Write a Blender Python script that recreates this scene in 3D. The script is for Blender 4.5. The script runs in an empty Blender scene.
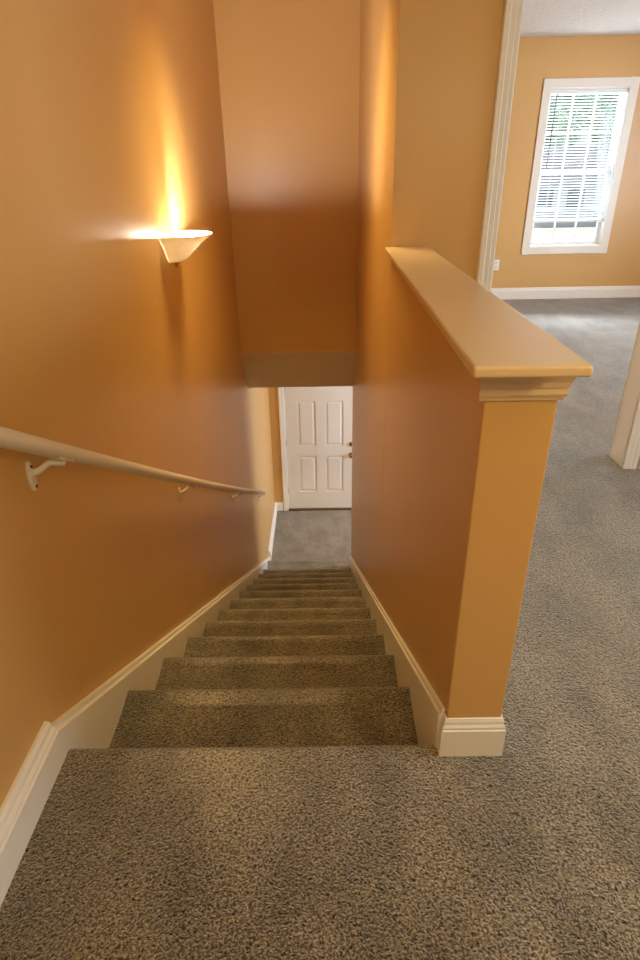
import bpy, bmesh, math, random
from mathutils import Vector, Matrix
random.seed(7)
S = bpy.context.scene
COL = S.collection
PI = math.pi

# ------------------------------------------------------------------ materials
def mat(name):
    m = bpy.data.materials.new(name); m.use_nodes = True
    nt = m.node_tree
    return m, nt, nt.nodes['Principled BSDF']

def node(nt, kind, **kw):
    n = nt.nodes.new(kind)
    for k, v in kw.items():
        if k in n.inputs: n.inputs[k].default_value = v
        else: setattr(n, k, v)
    return n

def paint(name, col, rough=0.5, bump=0.15, scale=260, spec=0.5, var=0.05):
    m, nt, b = mat(name)
    tc = node(nt, 'ShaderNodeTexCoord')
    big = node(nt, 'ShaderNodeTexNoise', Scale=1.7, Detail=3.0)
    nt.links.new(tc.outputs['Object'], big.inputs['Vector'])
    mix = node(nt, 'ShaderNodeMix', data_type='RGBA')
    mix.inputs[6].default_value = (*[c * (1 - var) for c in col], 1)
    mix.inputs[7].default_value = (*[min(1, c * (1 + var)) for c in col], 1)
    nt.links.new(big.outputs['Fac'], mix.inputs[0])
    nt.links.new(mix.outputs[2], b.inputs['Base Color'])
    fine = node(nt, 'ShaderNodeTexNoise', Scale=scale, Detail=2.0)
    nt.links.new(tc.outputs['Object'], fine.inputs['Vector'])
    bp = node(nt, 'ShaderNodeBump', Strength=bump, Distance=0.002)
    nt.links.new(fine.outputs['Fac'], bp.inputs['Height'])
    nt.links.new(bp.outputs['Normal'], b.inputs['Normal'])
    b.inputs['Roughness'].default_value = rough
    b.inputs['Specular IOR Level'].default_value = spec
    return m

def plain(name, col, rough=0.5, metal=0.0, spec=0.5):
    m, nt, b = mat(name)
    tc = node(nt, 'ShaderNodeTexCoord')
    n = node(nt, 'ShaderNodeTexNoise', Scale=14.0, Detail=3.0)
    nt.links.new(tc.outputs['Object'], n.inputs['Vector'])
    mix = node(nt, 'ShaderNodeMix', data_type='RGBA')
    mix.inputs[6].default_value = (*[c * .95 for c in col], 1)
    mix.inputs[7].default_value = (*[min(1, c * 1.05) for c in col], 1)
    nt.links.new(n.outputs['Fac'], mix.inputs[0])
    nt.links.new(mix.outputs[2], b.inputs['Base Color'])
    b.inputs['Roughness'].default_value = rough
    b.inputs['Metallic'].default_value = metal
    b.inputs['Specular IOR Level'].default_value = spec
    return m

WALL = (0.66, 0.390, 0.135)
M = {}
M['wall'] = paint('tan_orange_wall_paint', WALL, 0.36, 0.10, 300, 0.5)
M['soffit'] = paint('cream_soffit_paint', (0.90, 0.82, 0.68), 0.7, 0.2, 120, 0.3)
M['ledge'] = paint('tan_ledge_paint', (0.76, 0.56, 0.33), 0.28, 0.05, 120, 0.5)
M['white'] = paint('white_trim_paint', (0.86, 0.82, 0.75), 0.38, 0.03, 90, 0.5, 0.02)
M['rail'] = paint('offwhite_rail_paint', (0.80, 0.71, 0.58), 0.38, 0.08, 60, 0.5, 0.04)
M['door'] = paint('white_door_paint', (0.78, 0.76, 0.72), 0.4, 0.03, 90, 0.5, 0.02)
M['bracket'] = plain('white_bracket_enamel', (0.74, 0.68, 0.58), 0.35)
M['screw'] = plain('dark_screw_metal', (0.16, 0.12, 0.09), 0.4, 0.8)
M['brass'] = plain('aged_brass', (0.42, 0.27, 0.10), 0.32, 1.0)
M['steel'] = plain('brushed_nickel', (0.55, 0.53, 0.50), 0.3, 1.0)
M['plastic'] = plain('white_outlet_plastic', (0.85, 0.83, 0.78), 0.4)
M['slot'] = plain('dark_outlet_slot', (0.03, 0.03, 0.03), 0.6)
M['thresh'] = plain('dark_wood_threshold', (0.10, 0.05, 0.02), 0.5)
M['vinyl'] = plain('white_vinyl_frame', (0.84, 0.86, 0.88), 0.35)
M['cord'] = plain('grey_wand_plastic', (0.16, 0.155, 0.14), 0.4)
M['cordw'] = plain('white_ladder_cord', (0.75, 0.75, 0.72), 0.7)

def carpet_mat():
    m, nt, b = mat('beige_brown_cut_pile_carpet')
    L = nt.links
    tc = node(nt, 'ShaderNodeTexCoord')
    warp = node(nt, 'ShaderNodeTexNoise', Scale=60.0, Detail=2.0)
    L.new(tc.outputs['Object'], warp.inputs['Vector'])
    vm = node(nt, 'ShaderNodeVectorMath', operation='SCALE'); vm.inputs['Scale'].default_value = 0.012
    L.new(warp.outputs['Color'], vm.inputs[0])
    va = node(nt, 'ShaderNodeVectorMath', operation='ADD')
    L.new(tc.outputs['Object'], va.inputs[0]); L.new(vm.outputs[0], va.inputs[1])
    n1 = node(nt, 'ShaderNodeTexNoise', Scale=165.0, Detail=3.0, Roughness=0.65)
    L.new(va.outputs[0], n1.inputs['Vector'])
    vor = node(nt, 'ShaderNodeTexVoronoi', Scale=170.0)
    L.new(va.outputs[0], vor.inputs['Vector'])
    r = node(nt, 'ShaderNodeValToRGB')
    e = r.color_ramp.elements
    e[0].position = 0.385; e[0].color = (0.022, 0.014, 0.006, 1)
    e[1].position = 0.635; e[1].color = (0.58, 0.46, 0.285, 1)
    k = e.new(0.5); k.color = (0.215, 0.165, 0.092, 1)
    L.new(n1.outputs['Fac'], r.inputs['Fac'])
    # trodden pile: broad soft patches
    mp = node(nt, 'ShaderNodeMapping'); mp.inputs['Scale'].default_value = (1.3, 0.7, 1.0)
    L.new(tc.outputs['Object'], mp.inputs['Vector'])
    n2 = node(nt, 'ShaderNodeTexNoise', Scale=4.2, Detail=2.5, Roughness=0.55)
    L.new(mp.outputs[0], n2.inputs['Vector'])
    r2 = node(nt, 'ShaderNodeValToRGB')
    r2.color_ramp.elements[0].position = 0.38; r2.color_ramp.elements[0].color = (0.60, 0.585, 0.57, 1)
    r2.color_ramp.elements[1].position = 0.60; r2.color_ramp.elements[1].color = (1, 1, 1, 1)
    L.new(n2.outputs['Fac'], r2.inputs['Fac'])
    mx = node(nt, 'ShaderNodeMix', data_type='RGBA', blend_type='MULTIPLY'); mx.inputs[0].default_value = 1
    L.new(r.outputs[0], mx.inputs[6]); L.new(r2.outputs[0], mx.inputs[7])
    L.new(mx.outputs[2], b.inputs['Base Color'])
    add = node(nt, 'ShaderNodeMath', operation='SUBTRACT')
    L.new(n1.outputs['Fac'], add.inputs[0])
    ml = node(nt, 'ShaderNodeMath', operation='MULTIPLY'); ml.inputs[1].default_value = 0.5
    L.new(vor.outputs['Distance'], ml.inputs[0]); L.new(ml.outputs[0], add.inputs[1])
    bp = node(nt, 'ShaderNodeBump', Strength=1.0, Distance=0.012)
    L.new(add.outputs[0], bp.inputs['Height']); L.new(bp.outputs['Normal'], b.inputs['Normal'])
    b.inputs['Roughness'].default_value = 0.95
    b.inputs['Specular IOR Level'].default_value = 0.1
    b.inputs['Sheen Weight'].default_value = 0.8
    b.inputs['Sheen Roughness'].default_value = 0.35
    return m
M['carpet'] = carpet_mat()

def ceil_mat():
    m, nt, b = mat('white_textured_ceiling')
    tc = node(nt, 'ShaderNodeTexCoord')
    n = node(nt, 'ShaderNodeTexNoise', Scale=28.0, Detail=4.0, Roughness=0.6)
    nt.links.new(tc.outputs['Object'], n.inputs['Vector'])
    bp = node(nt, 'ShaderNodeBump', Strength=0.8, Distance=0.02)
    nt.links.new(n.outputs['Fac'], bp.inputs['Height']); nt.links.new(bp.outputs['Normal'], b.inputs['Normal'])
    b.inputs['Base Color'].default_value = (0.80, 0.77, 0.74, 1); b.inputs['Roughness'].default_value = 0.9
    return m
M['ceiling'] = ceil_mat()

def glass_mat():
    m = bpy.data.materials.new('clear_window_glass'); m.use_nodes = True
    nt = m.node_tree; nt.nodes.clear()
    o = node(nt, 'ShaderNodeOutputMaterial'); t = node(nt, 'ShaderNodeBsdfTransparent')
    t.inputs[0].default_value = (0.95, 0.98, 0.97, 1)
    g = node(nt, 'ShaderNodeBsdfGlossy', Roughness=0.02); f = node(nt, 'ShaderNodeFresnel', IOR=1.3)
    x = node(nt, 'ShaderNodeMixShader')
    nt.links.new(f.outputs[0], x.inputs[0]); nt.links.new(t.outputs[0], x.inputs[1]); nt.links.new(g.outputs[0], x.inputs[2])
    nt.links.new(x.outputs[0], o.inputs[0])
    return m
M['glass'] = glass_mat()

def shade_mat():
    m = bpy.data.materials.new('frosted_alabaster_glass'); m.use_nodes = True
    nt = m.node_tree; nt.nodes.clear()
    o = node(nt, 'ShaderNodeOutputMaterial')
    tc = node(nt, 'ShaderNodeTexCoord'); n = node(nt, 'ShaderNodeTexNoise', Scale=22.0, Detail=4.0)
    nt.links.new(tc.outputs['Object'], n.inputs['Vector'])
    r = node(nt, 'ShaderNodeValToRGB')
    r.color_ramp.elements[0].color = (0.78, 0.70, 0.56, 1); r.color_ramp.elements[1].color = (0.94, 0.90, 0.82, 1)
    nt.links.new(n.outputs['Fac'], r.inputs[0])
    t = node(nt, 'ShaderNodeBsdfTranslucent'); p = node(nt, 'ShaderNodeBsdfPrincipled', Roughness=0.25)
    nt.links.new(r.outputs[0], t.inputs[0]); nt.links.new(r.outputs[0], p.inputs['Base Color'])
    x = node(nt, 'ShaderNodeMixShader'); x.inputs[0].default_value = 0.40
    nt.links.new(t.outputs[0], x.inputs[1]); nt.links.new(p.outputs[0], x.inputs[2])
    nt.links.new(x.outputs[0], o.inputs[0])
    return m
M['shade'] = shade_mat()

def emit_mat(name, col, s):
    m = bpy.data.materials.new(name); m.use_nodes = True
    nt = m.node_tree; nt.nodes.clear()
    o = node(nt, 'ShaderNodeOutputMaterial'); e = node(nt, 'ShaderNodeEmission', Strength=s)
    e.inputs[0].default_value = (*col, 1); nt.links.new(e.outputs[0], o.inputs[0])
    return m
BULB = 340.0
M['bulb'] = emit_mat('lit_bulb', (1.0, 0.90, 0.74), BULB)
M['lawn'] = plain('pale_concrete_ground', (0.88, 0.81, 0.72), 0.9)
M['siding'] = plain('blue_grey_siding', (0.42, 0.46, 0.52), 0.8)
M['roof'] = plain('grey_shingle_roof', (0.24, 0.24, 0.26), 0.9)
M['leaf'] = plain('green_leaves', (0.34, 0.50, 0.24), 0.6)
M['bark'] = plain('brown_bark', (0.16, 0.11, 0.07), 0.9)
M['pane_dark'] = plain('dark_house_window', (0.10, 0.12, 0.14), 0.2)

# ------------------------------------------------------------------ mesh helpers
def keep(o, parent):
    """parent a mesh modelled in world coordinates: only top-level Empties carry an offset"""
    o.parent = parent
    off = parent.location if parent.type == 'EMPTY' else Vector((0, 0, 0))
    o.matrix_parent_inverse = Matrix.Translation(-off)
class MB:
    def __init__(self): self.bm = bmesh.new()
    def box(self, x0, x1, y0, y1, z0, z1):
        vs = [self.bm.verts.new((x, y, z)) for x in (x0, x1) for y in (y0, y1) for z in (z0, z1)]
        for f in ((0,1,3,2),(4,6,7,5),(0,4,5,1),(2,3,7,6),(0,2,6,4),(1,5,7,3)):
            self.bm.faces.new([vs[i] for i in f])
        return vs
    def prism(self, poly, axis, a, b):
        """closed polygon in the two other axes (in x,y,z order) extruded along axis from a to b"""
        def pt(p, v):
            q = [0, 0, 0]; o = [i for i in range(3) if i != axis]
            q[axis] = v; q[o[0]] = p[0]; q[o[1]] = p[1]; return q
        A = [self.bm.verts.new(pt(p, a)) for p in poly]; B = [self.bm.verts.new(pt(p, b)) for p in poly]
        n = len(poly)
        for i in range(n): self.bm.faces.new((A[i], A[(i+1) % n], B[(i+1) % n], B[i]))
        self.bm.faces.new(A); self.bm.faces.new(B[::-1])
    def loft(self, rings, close=True, caps=True):
        R = [[self.bm.verts.new(p) for p in r] for r in rings]
        n = len(R[0])
        for a, b in zip(R, R[1:]):
            for i in range(n if close else n - 1):
                self.bm.faces.new((a[i], a[(i+1) % n], b[(i+1) % n], b[i]))
        if caps:
            self.bm.faces.new(R[0][::-1]); self.bm.faces.new(R[-1])
    def tube(self, pts, rad, n=20):
        pts = [Vector(p) for p in pts]; rings = []
        rads = rad if isinstance(rad, (list, tuple)) else [rad] * len(pts)
        for i, p in enumerate(pts):
            t = (pts[min(i+1, len(pts)-1)] - pts[max(i-1, 0)]).normalized()
            s = t.cross(Vector((0, 0, 1)))
            if s.length < 1e-3: s = Vector((1, 0, 0))
            s.normalize(); u = s.cross(t)
            rings.append([p + (s * math.cos(2*PI*k/n) + u * math.sin(2*PI*k/n)) * rads[i] for k in range(n)])
        self.loft(rings)
    def lathe(self, prof, c, n=48, a0=0, a1=2*PI, axis='z'):
        """prof list of (r, h); closed profile loops allowed through repeated points"""
        full = abs(a1 - a0 - 2*PI) < 1e-6
        m = n if full else n + 1; cols = []
        for k in range(m):
            a = a0 + (a1 - a0) * k / n; row = []
            for r, h in prof:
                d = (math.cos(a) * r, math.sin(a) * r, h)
                if axis == 'x': d = (h, math.cos(a) * r, math.sin(a) * r)
                if axis == 'y': d = (math.cos(a) * r, h, math.sin(a) * r)
                row.append(self.bm.verts.new((c[0] + d[0], c[1] + d[1], c[2] + d[2])))
            cols.append(row)
        for k in range(n):
            A, B = cols[k], cols[(k+1) % m]
            for i in range(len(prof) - 1):
                self.bm.faces.new((A[i], B[i], B[i+1], A[i+1]))
    def build(self, name, m, parent=None, smooth=False, bevel=0, seg=2):
        bmesh.ops.remove_doubles(self.bm, verts=self.bm.verts, dist=1e-5)
        bmesh.ops.recalc_face_normals(self.bm, faces=self.bm.faces)
        me = bpy.data.meshes.new(name); self.bm.to_mesh(me); self.bm.free()
        me.materials.append(m)
        o = bpy.data.objects.new(name, me); COL.objects.link(o)
        if parent is not None: keep(o, parent)
        if smooth:
            for p in me.polygons: p.use_smooth = True
            try: me.set_sharp_from_angle(angle=math.radians(35))
            except Exception: pass
        if bevel:
            b = o.modifiers.new('bevel', 'BEVEL'); b.width = bevel; b.segments = seg; b.limit_method = 'ANGLE'
            b.angle_limit = math.radians(40)
        return o

def struct(o): o['kind'] = 'structure'; return o
def tag(o, label, cat, group=None):
    o['label'] = label; o['category'] = cat
    if group: o['group'] = group
    return o
def empty(name, loc):
    o = bpy.data.objects.new(name, None); COL.objects.link(o); o.location = loc; o.empty_display_size = 0.1
    return o
def box(name, m, *a, parent=None, bevel=0):
    b = MB(); b.box(*a); return b.build(name, m, parent, bevel=bevel)

# ------------------------------------------------------------------ dimensions
XL, XR, XP = -0.752, 0.312, 0.456          # stair left wall, stair right wall, right face of the half wall
YP, YW, YW2 = 1.08, 2.795, 2.94            # end of half wall, wall with the cased opening
CAP = 1.117                                # top of the ledge
XE, YB, YF = 4.7, -3.3, 7.488              # east wall, back wall, far wall
ZC = 2.631
YH, ZH, YS, ZS = 5.345, -0.048, 5.64, -0.473
ZL, YD, YRE = -3.106, 7.708, 5.95
RISE = 0.2389
NOSE = [1.119, 1.551, 1.958, 2.351, 2.746, 3.140, 3.549, 3.945, 4.343, 4.750, 5.152, 5.560, 6.073]

# ------------------------------------------------------------------ setting
struct(box('wall_left', M['wall'], XL-0.15, XL, YB-0.15, YD+0.15, ZL-0.3, ZC))
b = MB(); b.prism([(YP, ZL-0.3), (YP, CAP-0.03), (YW, CAP-0.03), (YW, ZL-0.3)], 0, XR, XP)
struct(b.build('wall_half', M['wall'], bevel=0.004))
b = MB(); b.prism([(YW, ZL-0.3), (YW, ZC), (YF+0.15, ZC), (YF+0.15, ZS), (YRE, ZS), (YRE, ZL-0.3)], 0, XR, XP)
struct(b.build('wall_right', M['wall']))
b = MB(); b.prism([(YH, ZH), (YH, ZC), (YH+0.15, ZC), (YH+0.15, ZH)], 0, XL, XR)
struct(b.build('wall_header', M['wall']))
b = MB(); b.prism([(YH, ZH), (YS, ZS), (YD+0.15, ZS), (YD+0.15, ZS+0.15), (YS+0.08, ZS+0.15), (YH+0.12, ZH)], 0, XL, XR)
struct(b.build('ceiling_soffit', M['soffit']))
struct(box('ceiling_lower', M['ceiling'], XR, 2.75, YS, YD+0.15, ZS-0.001, ZS+0.1))
DX0, DX1, DZ1 = -0.545, 0.47, -1.0         # lower door opening
b = MB(); b.box(XL, DX0-0.02, YD, YD+0.15, ZL-0.3, ZS); b.box(DX1+0.02, 2.75, YD, YD+0.15, ZL-0.3, ZS)
b.box(DX0-0.02, DX1+0.02, YD, YD+0.15, DZ1+0.02, ZS)
struct(b.build('wall_lower_front', M['wall']))
struct(box('wall_lower_right', M['wall'], 2.6, 2.75, YRE-0.15, YD, ZL-0.3, ZS))
struct(box('wall_lower_back', M['wall'], XP, 2.6, YRE-0.15, YRE, ZL-0.3, ZS))
b = MB(); b.box(XP, 0.757, YW, YW2, 0, ZC); b.box(1.598, XE, YW, YW2, 0, ZC); b.box(0.757, 1.598, YW, YW2, 2.10, ZC)
struct(b.build('wall_middle', M['wall']))
# far wall with window hole
WX0, WX1, WZ0, WZ1 = 2.475, 3.335, 0.605, 2.185
b = MB(); b.box(XP, WX0, YF, YF+0.16, -0.3, ZC); b.box(WX1, XE, YF, YF+0.16, -0.3, ZC)
b.box(WX0, WX1, YF, YF+0.16, -0.3, WZ0); b.box(WX0, WX1, YF, YF+0.16, WZ1, ZC)
struct(b.build('wall_far', M['wall']))
# east wall: unseen openings added for fill light in far room and landing hall
E1 = (3.2, 5.4, 0.7, 2.2); E2 = (0.3, 2.3, 0.8, 2.2)
b = MB()
ys = [YB, E2[0], E2[1], E1[0], E1[1], YF+0.15]
b.box(XE, XE+0.15, ys[0], ys[1], -0.3, ZC); b.box(XE, XE+0.15, ys[2], ys[3], -0.3, ZC); b.box(XE, XE+0.15, ys[4], ys[5], -0.3, ZC)
for w in (E1, E2):
    b.box(XE, XE+0.15, w[0], w[1], -0.3, w[2]); b.box(XE, XE+0.15, w[0], w[1], w[3], ZC)
struct(b.build('wall_east', M['wall']))
# back wall behind the camera with an opening added to let daylight in
B1 = (0.6, 2.2, 0.9, 2.2)
b = MB(); b.box(XL, B1[0], YB-0.15, YB, -0.3, ZC); b.box(B1[1], XE+0.15, YB-0.15, YB, -0.3, ZC)
b.box(B1[0], B1[1], YB-0.15, YB, -0.3, B1[2]); b.box(B1[0], B1[1], YB-0.15, YB, B1[3], ZC)
struct(b.build('wall_back', M['wall']))
struct(box('ceiling', M['ceiling'], XL-0.15, XE+0.15, YB-0.15, YF+0.16, ZC, ZC+0.12))

# upper floor: carpeted, rounded nosing over the stairs
def nose_profile(yn, z, yb, zb, dip=0.014, r=0.028, over=0.035):
    """tread from yb to the nosing at yn, then the riser set back under it, down to zb"""
    pts = [(yb, zb), (yb, z-dip), (yn-0.11, z-dip), (yn-0.07, z-dip*0.6)]
    for k in range(9):
        a = PI/2 - PI * k / 8
        pts.append((yn - r + r * math.cos(a), z - r + r * math.sin(a)))
    pts += [(yn - over, z - 2*r - 0.004), (yn - over, zb)]
    return pts
b = MB()
b.prism(nose_profile(NOSE[0], 0.0, YB, -0.45, 0.0), 0, XL, XR)
b.box(XR, XP, YB, YP, -0.3, 0)
b.box(XP, XE, YB, YF, -0.3, 0)
struct(b.build('floor', M['carpet'], smooth=True))
struct(box('floor_lower', M['carpet'], XL, 2.6, 5.4, YD+0.15, ZL-0.3, ZL))

# ------------------------------------------------------------------ baseboards and casings
def base_prof(h=0.132, t=0.018):
    return [(0, 0), (t, 0), (t, h*0.72), (t*0.82, h*0.745), (t*0.82, h*0.80), (t*0.55, h*0.86), (t*0.5, h*0.93), (t*0.28, h), (0, h)]
def runner(b, p, q, out, z, h=0.132, t=0.018, ext0=0, ext1=0):
    """baseboard from p to q (xy), out = outward normal (xy); the ends are mitred by ext per unit of thickness"""
    p = Vector((*p, 0)); q = Vector((*q, 0)); d = (q - p).normalized(); n = Vector((*out, 0)); r0 = []; r1 = []
    for w, hh in base_prof(h, t):
        r0.append(p + n*w - d*w*ext0 + Vector((0, 0, z + hh))); r1.append(q + n*w + d*w*ext1 + Vector((0, 0, z + hh)))
    b.loft([r0, r1])
b = MB(); runner(b, (XL, YB), (XL, 1.085), (1, 0), 0, 0.134, 0.031)
struct(b.build('baseboard_left', M['white']))
b = MB()
runner(b, (XR, YP), (XP, YP), (0, -1), 0, 0.134, 0.013, 1, 1)
runner(b, (XP, YP), (XP, YW), (1, 0), 0, 0.134, 0.013, 1, 0)
runner(b, (XR, YP), (XR, YP+0.03), (-1, 0), 0, 0.134, 0.013, 1, 0)
struct(b.build('baseboard_half_wall', M['white']))
b = MB(); runner(b, (XP, YF), (XE, YF), (0, -1), 0, 0.136, 0.018)
struct(b.build('baseboard_far', M['white']))
b = MB(); runner(b, (1.66, YW), (XE, YW), (0, -1), 0, 0.134, 0.018)
struct(b.build('baseboard_middle', M['white']))
b = MB(); runner(b, (XL, 6.42), (XL, YD), (1, 0), ZL, 0.14, 0.030); runner(b, (XL, YD), (DX0-0.085, YD), (0, -1), ZL, 0.14, 0.02)
struct(b.build('baseboard_lower', M['white']))

# cased opening between hall and far room
def casing_prof(w=0.071, t=0.02):
    return [(0, 0), (0, t*0.55), (0.005, t*0.66), (w*0.30, t*0.72), (w*0.34, t*0.80), (w*0.62, t*0.86),
            (w*0.68, t), (w*0.94, t), (w, t*0.7), (w, 0)]
b = MB()
for s, xe in ((-1, 0.776), (1, 1.578)):
    for yy, ny in ((YW, -1), (YW2, 1)):
        b.loft([[(xe + s*w, yy + ny*t, z) for w, t in casing_prof()] for z in (0, 2.08 + 0.08)])
    b.box(min(xe, xe + s*0.02), max(xe, xe + s*0.02), YW - 0.004, YW2 + 0.004, 0, 2.10)
b.box(0.757, 1.598, YW - 0.004, YW2 + 0.004, 2.08, 2.10)
for yy, ny in ((YW, -1), (YW2, 1)):
    b.box(0.705, 1.649, min(yy, yy + ny*0.019), max(yy, yy + ny*0.019), 2.08, 2.16)
struct(b.build('trim_1', M['white']))

# ------------------------------------------------------------------ ledge on the half wall
led = empty('ledge', (0.37, 1.9, CAP-0.03))
tag(led, 'tan painted flat wooden ledge capping the half wall beside the stairs', 'ledge')
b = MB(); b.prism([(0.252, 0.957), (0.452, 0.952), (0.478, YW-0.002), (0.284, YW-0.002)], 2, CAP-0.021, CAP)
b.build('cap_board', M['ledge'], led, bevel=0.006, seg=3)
# crown moulding under the board, wrapping the end and the hall side of the half wall
def crown():
    z1 = CAP - 0.0215
    return [(0.0015, z1), (0.056, z1), (0.054, z1-0.005), (0.042, z1-0.020), (0.028, z1-0.040), (0.024, z1-0.052),
            (0.018, z1-0.052), (0.020, z1-0.066), (0.016, z1-0.072), (0.011, z1-0.074), (0.009, z1-0.081), (0.0015, z1-0.081)]
b = MB(); cp = crown()
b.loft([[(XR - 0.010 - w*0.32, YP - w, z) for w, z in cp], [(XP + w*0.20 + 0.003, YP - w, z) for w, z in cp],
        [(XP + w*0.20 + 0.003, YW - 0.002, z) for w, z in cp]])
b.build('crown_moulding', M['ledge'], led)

# ------------------------------------------------------------------ staircase
st = empty('staircase', (-0.22, 3.6, ZL))
tag(st, 'straight carpeted staircase running down between orange walls to the white door', 'staircase')
SX0, SX1 = XL + 0.028, XR - 0.016
for k in range(1, 13):
    z = -RISE * k
    zb = z - RISE * (1.5 if k < 12 else 1.0)
    b = MB(); b.prism(nose_profile(NOSE[k], z, NOSE[k-1] - 0.05, zb), 0, SX0, SX1)
    b.build('step', M['carpet'], st, smooth=True)
def skirt(name, x0, x1, zo, y0, y1, inner):
    s = -0.5955
    f = lambda y: zo + s * (y - NOSE[0])
    b = MB()
    b.prism([(y0, f(y0)), (y1, f(y1)), (y1, f(y1) - 0.75), (y0, f(y0) - 0.75)], 0, x0, x1)
    # moulded top edge
    xa, xb = (x0, x0 + (x1-x0)*0.55) if inner > 0 else (x1 - (x1-x0)*0.55, x1)
    b.prism([(y0, f(y0)+0.018), (y1, f(y1)+0.018), (y1, f(y1)), (y0, f(y0))], 0, xa, xb)
    return b.build(name, M['white'], st)
skirt('skirt_board', XL+0.0015, XL+0.030, 0.075, 1.085, 6.44, 1)
skirt('skirt_board', XR-0.018, XR-0.0015, 0.118, 1.095, YRE, -1)

# ------------------------------------------------------------------ handrail
RX = -0.68
def rz(y): return 0.929 - 0.5933 * (y - 1.136) + 0.00568 * (y - 1.136) * (y - 2.454)
hr = empty('handrail', (RX, 3.3, 0))
tag(hr, 'long off-white round wooden handrail sloping down the left stair wall', 'handrail')
b = MB(); R0 = 0.0215
ys = [0.72 + (5.93 - 0.72) * i / 40 for i in range(41)]
pts = [(RX, y, rz(y)) for y in ys]
pts = [(RX, ys[0]-0.010, rz(ys[0]-0.01))] + pts + [(RX, ys[-1]+0.010, rz(ys[-1]+0.010))]
b.tube(pts, [R0*0.72] + [R0]*41 + [R0*0.72], 24)
b.build('rail', M['rail'], hr, smooth=True)
for y0 in (1.335, 2.66, 4.17, 5.78):
    zz = rz(y0) - 0.075
    bp_ = MB()                                       # oval wall plate
    ring = lambda x, s: [(x, y0 + math.cos(2*PI*k/20) * 0.015*s, zz + math.sin(2*PI*k/20) * 0.042*s) for k in range(20)]
    bp_.loft([ring(XL, 1), ring(XL+0.006, 1), ring(XL+0.010, 0.7)])
    pl = bp_.build('bracket', M['bracket'], hr, smooth=True)
    dy = 0.045
    a = MB()
    yt, zt = y0 + dy, rz(y0 + dy) - R0 - 0.004
    a.tube([(XL+0.006, y0, zz+0.010), (XL+0.022, y0+0.006, zz+0.012), (XL+0.044, y0+0.026, zz+0.026), (RX, yt, zt-0.008), (RX, yt+0.002, zt+0.004)],
           [0.010, 0.009, 0.0085, 0.009, 0.009], 12)
    arm = a.build('bracket_arm', M['bracket'], pl, smooth=True)
    s = MB()                                         # saddle strap under the rail
    L = 0.034
    rings = []
    for t in (-1, 1):
        yy = yt + t*L
        for_z = rz(yy) - R0
        rings.append([(RX-0.013, yy, for_z+0.004), (RX-0.008, yy, for_z-0.001), (RX+0.008, yy, for_z-0.001), (RX+0.013, yy, for_z+0.004),
                      (RX+0.011, yy, for_z-0.005), (RX-0.011, yy, for_z-0.005)])
    s.loft(rings); s.build('saddle', M['bracket'], pl)
    for t in (-1, 1):
        sc = MB(); sc.lathe([(0, 0.0125), (0.0045, 0.012), (0.0045, 0.006)], (XL, y0, zz + t*0.028), 10, axis='x')
        sc.build('screw', M['screw'], pl)

# ------------------------------------------------------------------ wall sconce
SC = (XL, 3.132, 1.155)
sc = empty('wall_sconce', (XL, SC[1], 1.02))
tag(sc, 'lit half bowl frosted glass wall sconce on the left orange wall', 'lamp')
RR = 0.213
prof_o = [(0.014, -0.128), (0.042, -0.124), (0.072, -0.112), (0.098, -0.092), (0.122, -0.068), (0.148, -0.043), (0.178, -0.020), (RR, 0.000)]
prof_i = [(r - 0.004, z + 0.005) for r, z in prof_o[::-1]]
prof_i[-1] = (0.0, -0.122)
b = MB(); b.lathe([(0.0, -0.129)] + prof_o + prof_i, (XL + 0.004, SC[1], SC[2]), 64, -PI/2, PI/2)
b.build('glass_shade', M['shade'], sc, smooth=True)
b = MB(); b.lathe([(0, -0.152), (0.006, -0.149), (0.009, -0.143), (0.007, -0.137), (0.016, -0.132), (0.018, -0.127), (0, -0.127)], (XL + 0.022, SC[1], SC[2]), 20)
b.build('finial', M['brass'], sc, smooth=True)
b = MB(); b.box(XL, XL+0.008, SC[1]-0.055, SC[1]+0.055, SC[2]-0.115, SC[2]-0.025)
b.build('back_plate', M['brass'], sc, bevel=0.003)
b = MB(); b.lathe([(0, -0.06), (0.014, -0.06), (0.014, -0.03), (0.0, -0.03)], (XL+0.115, SC[1], SC[2]-0.015), 16); b.tube([(XL+0.006, SC[1], SC[2]-0.07), (XL+0.115, SC[1], SC[2]-0.072)], 0.006, 10)
b.build('socket', M['plastic'], sc)
b = MB(); b.lathe([(0, -0.048), (0.010, -0.046), (0.016, -0.032), (0.021, -0.016), (0.020, -0.005), (0.012, 0.004), (0, 0.007)], (XL+0.115, SC[1], SC[2]-0.010), 20)
b.build('bulb', M['bulb'], sc, smooth=True)

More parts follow.
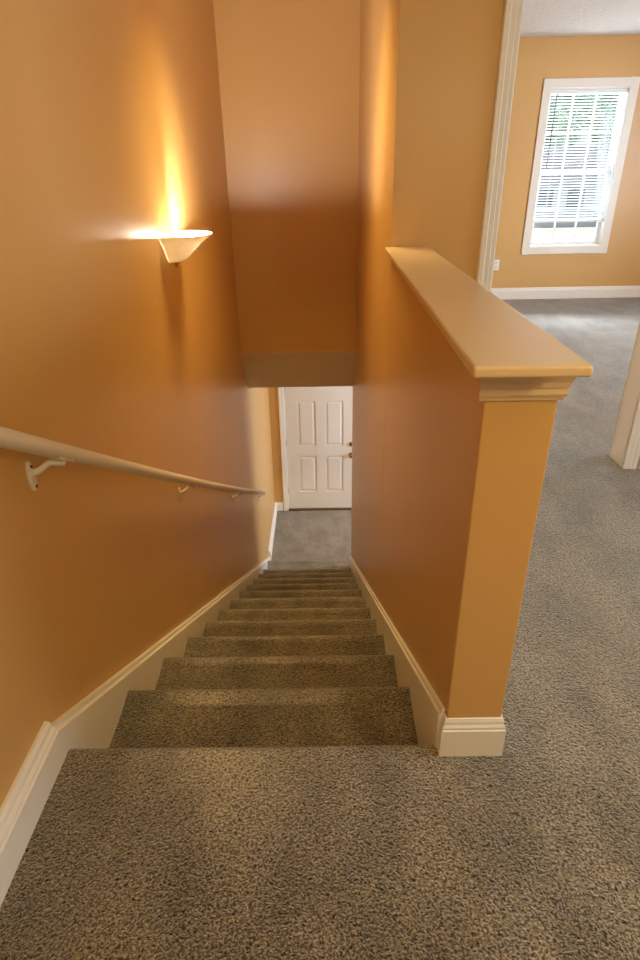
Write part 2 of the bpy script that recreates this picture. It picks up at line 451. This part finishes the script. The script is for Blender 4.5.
# ------------------------------------------------------------------ lower door
dr = struct(empty('door_1', ((DX0+DX1)/2, YD, ZL)))
YF0 = YD + 0.012                                     # face of the slab
b = MB()
z0 = ZL + 0.022
W = DX1 - DX0
b.box(DX0, DX1, YF0+0.012, YF0+0.045, z0, DZ1)
rows = [(-2.80, -2.215), (-2.05, -1.37)]
cols = [(DX0 + 0.175, DX0 + 0.435), (DX0 + 0.565, DX0 + 0.825)]
xs = [DX0, cols[0][0], cols[0][1], cols[1][0], cols[1][1], DX1]
for i in (0, 2, 4): b.box(xs[i], xs[i+1], YF0, YF0+0.012, z0, DZ1)
zz = [z0, rows[0][0], rows[0][1], rows[1][0], rows[1][1], DZ1]
for i in (0, 2, 4):
    for c in cols: b.box(c[0], c[1], YF0, YF0+0.012, zz[i], zz[i+1])
for c in cols:                                        # raised fields inside the panels
    for r in rows:
        g = 0.022; h = 0.045
        out = [(c[0]+g, YF0+0.012, r[0]+g), (c[1]-g, YF0+0.012, r[0]+g), (c[1]-g, YF0+0.012, r[1]-g), (c[0]+g, YF0+0.012, r[1]-g)]
        inn = [(c[0]+h, YF0+0.003, r[0]+h), (c[1]-h, YF0+0.003, r[0]+h), (c[1]-h, YF0+0.003, r[1]-h), (c[0]+h, YF0+0.003, r[1]-h)]
        b.loft([out, inn])
b.build('door_slab', M['door'], dr)
b = MB()
for s, xe in ((-1, DX0-0.0005), (1, DX1+0.0005)):
    b.loft([[(xe + s*w, YD - t, z) for w, t in casing_prof(0.075, 0.02)] for z in (ZL, DZ1 + 0.08)])
    b.box(min(xe, xe+s*0.016), max(xe, xe+s*0.016), YD-0.003, YD+0.15, ZL, DZ1+0.02)
b.box(DX0-0.079, DX1+0.079, YD-0.019, YD, DZ1+0.005, DZ1+0.08); b.box(DX0-0.02, DX1+0.02, YD-0.003, YD+0.15, DZ1+0.0005, DZ1+0.02)
b.build('door_frame', M['white'], dr)
box('threshold', M['thresh'], DX0-0.004, DX1+0.004, YD-0.03, YD+0.08, ZL, ZL+0.020, parent=dr, bevel=0.004)
for z in (-1.206, -1.993, -2.78):
    b = MB(); b.tube([(DX0-0.002, YD+0.002, z-0.05), (DX0-0.002, YD+0.002, z+0.05)], 0.0085, 10); b.box(DX0-0.002, DX0+0.012, YF0-0.002, YF0+0.004, z-0.045, z+0.045)
    b.build('hinge', M['steel'], dr)
KX = 0.392
b = MB(); b.lathe([(0, -0.07), (0.018, -0.069), (0.029, -0.060), (0.031, -0.048), (0.024, -0.034), (0.012, -0.026), (0.012, -0.010), (0.034, -0.008), (0.036, 0.0)], (KX, YF0, -2.20), 24, axis='y')
b.build('door_knob', M['brass'], dr, smooth=True)
b = MB(); b.lathe([(0, -0.022), (0.020, -0.021), (0.030, -0.014), (0.032, 0.0)], (KX, YF0, -2.03), 24, axis='y'); b.box(KX-0.005, KX+0.005, YF0-0.034, YF0-0.018, -2.05, -2.01)
b.build('deadbolt', M['brass'], dr, smooth=True)

# ------------------------------------------------------------------ window in the far room
wn = struct(empty('window_1', ((WX0+WX1)/2, YF, WZ0)))
def frame_ring(b, x0, x1, z0, z1, w, y0, y1):
    b.box(x0, x0+w, y0, y1, z0, z1); b.box(x1-w, x1, y0, y1, z0, z1)
    b.box(x0+w, x1-w, y0, y1, z0, z0+w); b.box(x0+w, x1-w, y0, y1, z1-w, z1)
b = MB(); frame_ring(b, WX0-0.082, WX1+0.075, WZ0-0.085, WZ1+0.085, 0.085, YF-0.02, YF)
b.build('window_casing', M['white'], wn, bevel=0.004)
b = MB(); frame_ring(b, WX0-0.001, WX1+0.001, WZ0-0.001, WZ1+0.001, 0.012, YF-0.004, YF+0.115)
b.build('window_jamb', M['white'], wn)
ZM = 1.385
def sash(name, z0, z1, y0):
    b = MB(); frame_ring(b, WX0+0.012, WX1-0.012, z0, z1, 0.042, y0, y0+0.03)
    x0, x1 = WX0+0.054, WX1-0.054
    for i in (1, 2): xx = x0 + (x1-x0)*i/3; b.box(xx-0.008, xx+0.008, y0+0.008, y0+0.022, z0+0.042, z1-0.042)
    zc = (z0+z1)/2; b.box(x0, x1, y0+0.009, y0+0.021, zc-0.008, zc+0.008)
    o = b.build('sash', M['vinyl'], wn)
    p = box('pane', M['glass'], x0, x1, y0+0.013, y0+0.017, z0+0.042, z1-0.042, parent=o)
    return o
sash('sash', WZ0+0.012, ZM+0.02, YF+0.075); sash('sash', ZM-0.02, WZ1-0.012, YF+0.108)

bl = empty('window_blind', ((WX0+WX1)/2, YF+0.04, WZ1))
tag(bl, 'white horizontal slat blind lowered most of the way over the window', 'blind')
bx0, bx1 = WX0+0.016, WX1-0.016
box('headrail', M['vinyl'], bx0, bx1, YF+0.022, YF+0.058, WZ1-0.045, WZ1-0.012, parent=bl, bevel=0.003)
box('bottom_rail', M['vinyl'], bx0+0.004, bx1-0.004, YF+0.026, YF+0.054, 0.865, 0.888, parent=bl, bevel=0.004)
b = MB(); z = 0.905
while z < WZ1-0.05:
    for t0, t1 in ((-1, 0), (0, 1)):                    # two facets: a shallow curved slat
        ya, yb = YF+0.040+0.0125*t0, YF+0.040+0.0125*t1
        za, zb = z - 0.0030*abs(t0) - 0.0035*t0, z - 0.0030*abs(t1) - 0.0035*t1
        b.prism([(ya, za), (yb, zb), (yb, zb+0.0009), (ya, za+0.0009)], 0, bx0+0.004, bx1-0.004)
    z += 0.0285
b.build('slats', M['vinyl'], bl)
for x in (bx0+0.14, bx1-0.14):
    for yy in (YF+0.027, YF+0.053):
        b = MB(); b.tube([(x, yy, 0.875), (x, yy, WZ1-0.03)], 0.0011, 6); b.build('ladder_cord', M['cordw'], bl)
b = MB(); b.tube([(bx0+0.07, YF+0.012, WZ1-0.05), (bx0+0.065, YF+0.010, 1.43)], 0.006, 8); b.build('tilt_wand', M['cord'], bl)

# outlet by the opening
ol = empty('wall_outlet', (2.11, YF, 0.405))
tag(ol, 'small white duplex power outlet low on the far room wall', 'outlet')
box('cover_plate', M['plastic'], 2.072, 2.148, YF-0.006, YF, 0.345, 0.465, parent=ol, bevel=0.002)
for zc in (0.378, 0.432):
    r = box('receptacle', M['plastic'], 2.092, 2.128, YF-0.009, YF-0.005, zc-0.019, zc+0.019, parent=ol, bevel=0.004)
    for dx in (-0.007, 0.007):
        s = box('slot', M['slot'], 2.11+dx-0.0016, 2.11+dx+0.0016, YF-0.0096, YF-0.008, zc-0.008, zc+0.006, parent=r)
bpy.context.view_layer.update()

# ------------------------------------------------------------------ outside the window
struct(box('ground', M['lawn'], -30, 60, 9, 90, -3.4, -3.2))
hs = empty('house', (22, 62, -3.2))
tag(hs, 'blue-grey neighbouring house seen through the blind', 'house')
box('house_wall', M['siding'], 17, 32, 58, 66, -3.2, 0.6, parent=hs)
b = MB(); b.prism([(57.2, 0.5), (62, 3.4), (66.8, 0.5)], 0, 16.5, 32.5); b.build('roof', M['roof'], hs)
for x in (19.2, 22.0, 25.0, 28.5): box('house_window', M['pane_dark'], x, x+1.5, 57.93, 58.0, -1.6, -0.1, parent=hs)
def tree(x, y, h, r, label):
    t = empty('tree', (x, y, -3.2)); tag(t, label, 'tree', 'trees outside the window')
    b = MB(); b.tube([(x, y, -3.2), (x+0.1, y, -3.2+h*0.3), (x-0.05, y+0.1, -3.2+h*0.75)], [0.28, 0.2, 0.07], 10); b.build('trunk', M['bark'], t, smooth=True)
    b = MB()
    for i in range(1500):
        while True:
            p = Vector((random.uniform(-1, 1), random.uniform(-1, 1), random.uniform(-1, 1)))
            if 0.35 < p.length < 1: break
        c = Vector((x, y, -3.2 + h*0.66)) + Vector((p.x*r, p.y*r, p.z*h*0.36))
        u = Vector((random.gauss(0, 1), random.gauss(0, 1), random.gauss(0, 1))).normalized(); v = u.orthogonal().normalized()
        s = random.uniform(0.3, 0.7)
        vs = [b.bm.verts.new(c + u*s*a + v*s*0.6*d) for a, d in ((-1, 0), (0, 1), (1, 0), (0, -1))]
        b.bm.faces.new(vs)
    b.build('foliage', M['leaf'], t)
tree(25.0, 78, 16.5, 5.6, 'leafy green tree rising behind the house, left half of the window')
tree(36.5, 80, 17.5, 5.4, 'leafy green tree rising behind the house, right half of the window')

# ------------------------------------------------------------------ light
w = bpy.data.worlds.new('sky'); S.world = w; w.use_nodes = True
nt = w.node_tree; bg = nt.nodes['Background']
tcw = nt.nodes.new('ShaderNodeTexCoord'); cl = nt.nodes.new('ShaderNodeTexNoise'); cl.inputs['Scale'].default_value = 3.0; cl.inputs['Detail'].default_value = 5.0
nt.links.new(tcw.outputs['Generated'], cl.inputs['Vector'])
cr = nt.nodes.new('ShaderNodeValToRGB'); cr.color_ramp.elements[0].color = (0.72, 0.86, 1.0, 1); cr.color_ramp.elements[1].color = (1.0, 1.0, 1.0, 1)
nt.links.new(cl.outputs['Fac'], cr.inputs[0]); nt.links.new(cr.outputs[0], bg.inputs[0]); bg.inputs[1].default_value = 0.8   # bright overcast sky

def area(name, loc, target, sx, sy, power, col):
    l = bpy.data.lights.new(name, 'AREA'); l.shape = 'RECTANGLE'; l.size = sx; l.size_y = sy; l.energy = power; l.color = col
    o = bpy.data.objects.new(name, l); COL.objects.link(o); o.location = loc
    o.rotation_euler = (Vector(target) - Vector(loc)).to_track_quat('-Z', 'Y').to_euler()
    return o
def point(name, loc, r, power, col):
    l = bpy.data.lights.new(name, 'POINT'); l.shadow_soft_size = r; l.energy = power; l.color = col
    o = bpy.data.objects.new(name, l); COL.objects.link(o); o.location = loc
    return o
DAY_FILL = (0.84, 0.94, 1.08)
area('far_room_fill', (XE+0.3, 4.3, 1.45), (0, 4.3, 0.8), 2.2, 1.5, 165, (0.80, 0.93, 1.12))  # added panel outside the unseen east opening, brightens the far room
area('outdoor_fill', (4.2, 12.5, 3.5), (1.2, 2.5, 0.3), 4.5, 1.2, 6500, DAY_FILL)  # added panel outdoors, hidden above the view, shining in through the far window
area('hall_fill', (XE+0.3, 1.3, 1.35), (1.5, 1.1, -0.2), 2.0, 1.3, 62, DAY_FILL)  # added panel outside the second east opening, brightens the hall carpet
point('assumed_hall_lamp', (1.15, -0.25, 1.85), 0.12, 45, (1.0, 0.78, 0.36))  # assumed lamp out of view beside the landing, without a fixture
point('landing_fill', (-0.12, -1.9, 2.48), 0.10, 15, (1.0, 0.77, 0.32))  # added fill behind the camera, shining down the stairs
def spot(name, loc, target, size, blend, power, col, r=0.04):
    l = bpy.data.lights.new(name, 'SPOT'); l.energy = power; l.color = col; l.spot_size = math.radians(size); l.spot_blend = blend; l.shadow_soft_size = r
    o = bpy.data.objects.new(name, l); COL.objects.link(o); o.location = loc
    o.rotation_euler = (Vector(target) - Vector(loc)).to_track_quat('-Z', 'Y').to_euler()
    return o
spot('stair_fill', (-0.15, 3.35, 2.60), (-0.22, 3.2, -1.0), 104, 0.9, 270, (1.0, 0.73, 0.27), 0.32)  # added spot without a fixture, lifts the stairs and lower walls
spot('hall_carpet_fill', (1.75, 0.9, 2.60), (1.75, 1.0, 0), 100, 0.9, 190, (0.93, 0.97, 1.0), 0.2)  # added downward spot that lifts only the hall carpet
spot('step_edge_fill', (-0.28, -2.55, 2.43), (-0.23, 4.0, -1.38), 11.4, 0.6, 640, (1.0, 0.73, 0.38))  # added narrow beam down the stairs to bring out the step edges
area('lower_hall_fill', (2.5, 6.8, -1.6), (0, 6.6, -2.0), 1.5, 1.9, 92, (0.80, 0.95, 1.15))  # assumed light from the right, bare panel with no window built
sn = bpy.data.lights.new('afternoon_sun', 'SUN'); sn.energy = 3.6; sn.angle = math.radians(2); sn.color = (1.0, 0.97, 0.92)
sno = bpy.data.objects.new('afternoon_sun', sn); COL.objects.link(sno); sno.location = (-20, 10, 30)
sno.rotation_euler = Vector((0.75, 0.12, -0.8)).to_track_quat('-Z', 'Y').to_euler()
sl = bpy.data.lights.new('sconce_uplight', 'SPOT'); sl.energy = 140; sl.color = (1.0, 0.96, 0.95); sl.shadow_soft_size = 0.02
sl.spot_size = math.radians(150); sl.spot_blend = 1.0
so = bpy.data.objects.new('sconce_uplight', sl); COL.objects.link(so); so.location = (XL+0.125, SC[1]+0.01, SC[2]-0.012)
so.rotation_euler = Vector((0.26, 1, 0.40)).to_track_quat('-Z', 'Y').to_euler()

# ------------------------------------------------------------------ camera
cam = bpy.data.cameras.new('camera'); co = bpy.data.objects.new('camera', cam); COL.objects.link(co)
F, pit, yaw, rol = 586.877, math.radians(27.4583), math.radians(-0.4901), math.radians(-1.0877)
fw = Vector((math.sin(yaw)*math.cos(pit), math.cos(yaw)*math.cos(pit), -math.sin(pit)))
rt = Vector((math.cos(yaw), -math.sin(yaw), 0)); up = rt.cross(fw)
r2 = math.cos(rol)*rt + math.sin(rol)*up; u2 = -math.sin(rol)*rt + math.cos(rol)*up
co.matrix_world = Matrix(((r2.x, u2.x, -fw.x, 0), (r2.y, u2.y, -fw.y, 0), (r2.z, u2.z, -fw.z, 1.4056), (0, 0, 0, 1)))
cam.sensor_fit = 'VERTICAL'; cam.sensor_height = 36.0; cam.lens = F / 960 * 36.0
cam.clip_start = 0.02; cam.clip_end = 300
S.camera = co

vs = S.view_settings
vs.view_transform = 'Standard'; vs.look = 'None'; vs.gamma = 1; vs.use_curve_mapping = False; vs.exposure = 0.0
S.cycles.use_denoising = True
S.cycles.sample_clamp_indirect = 8.0
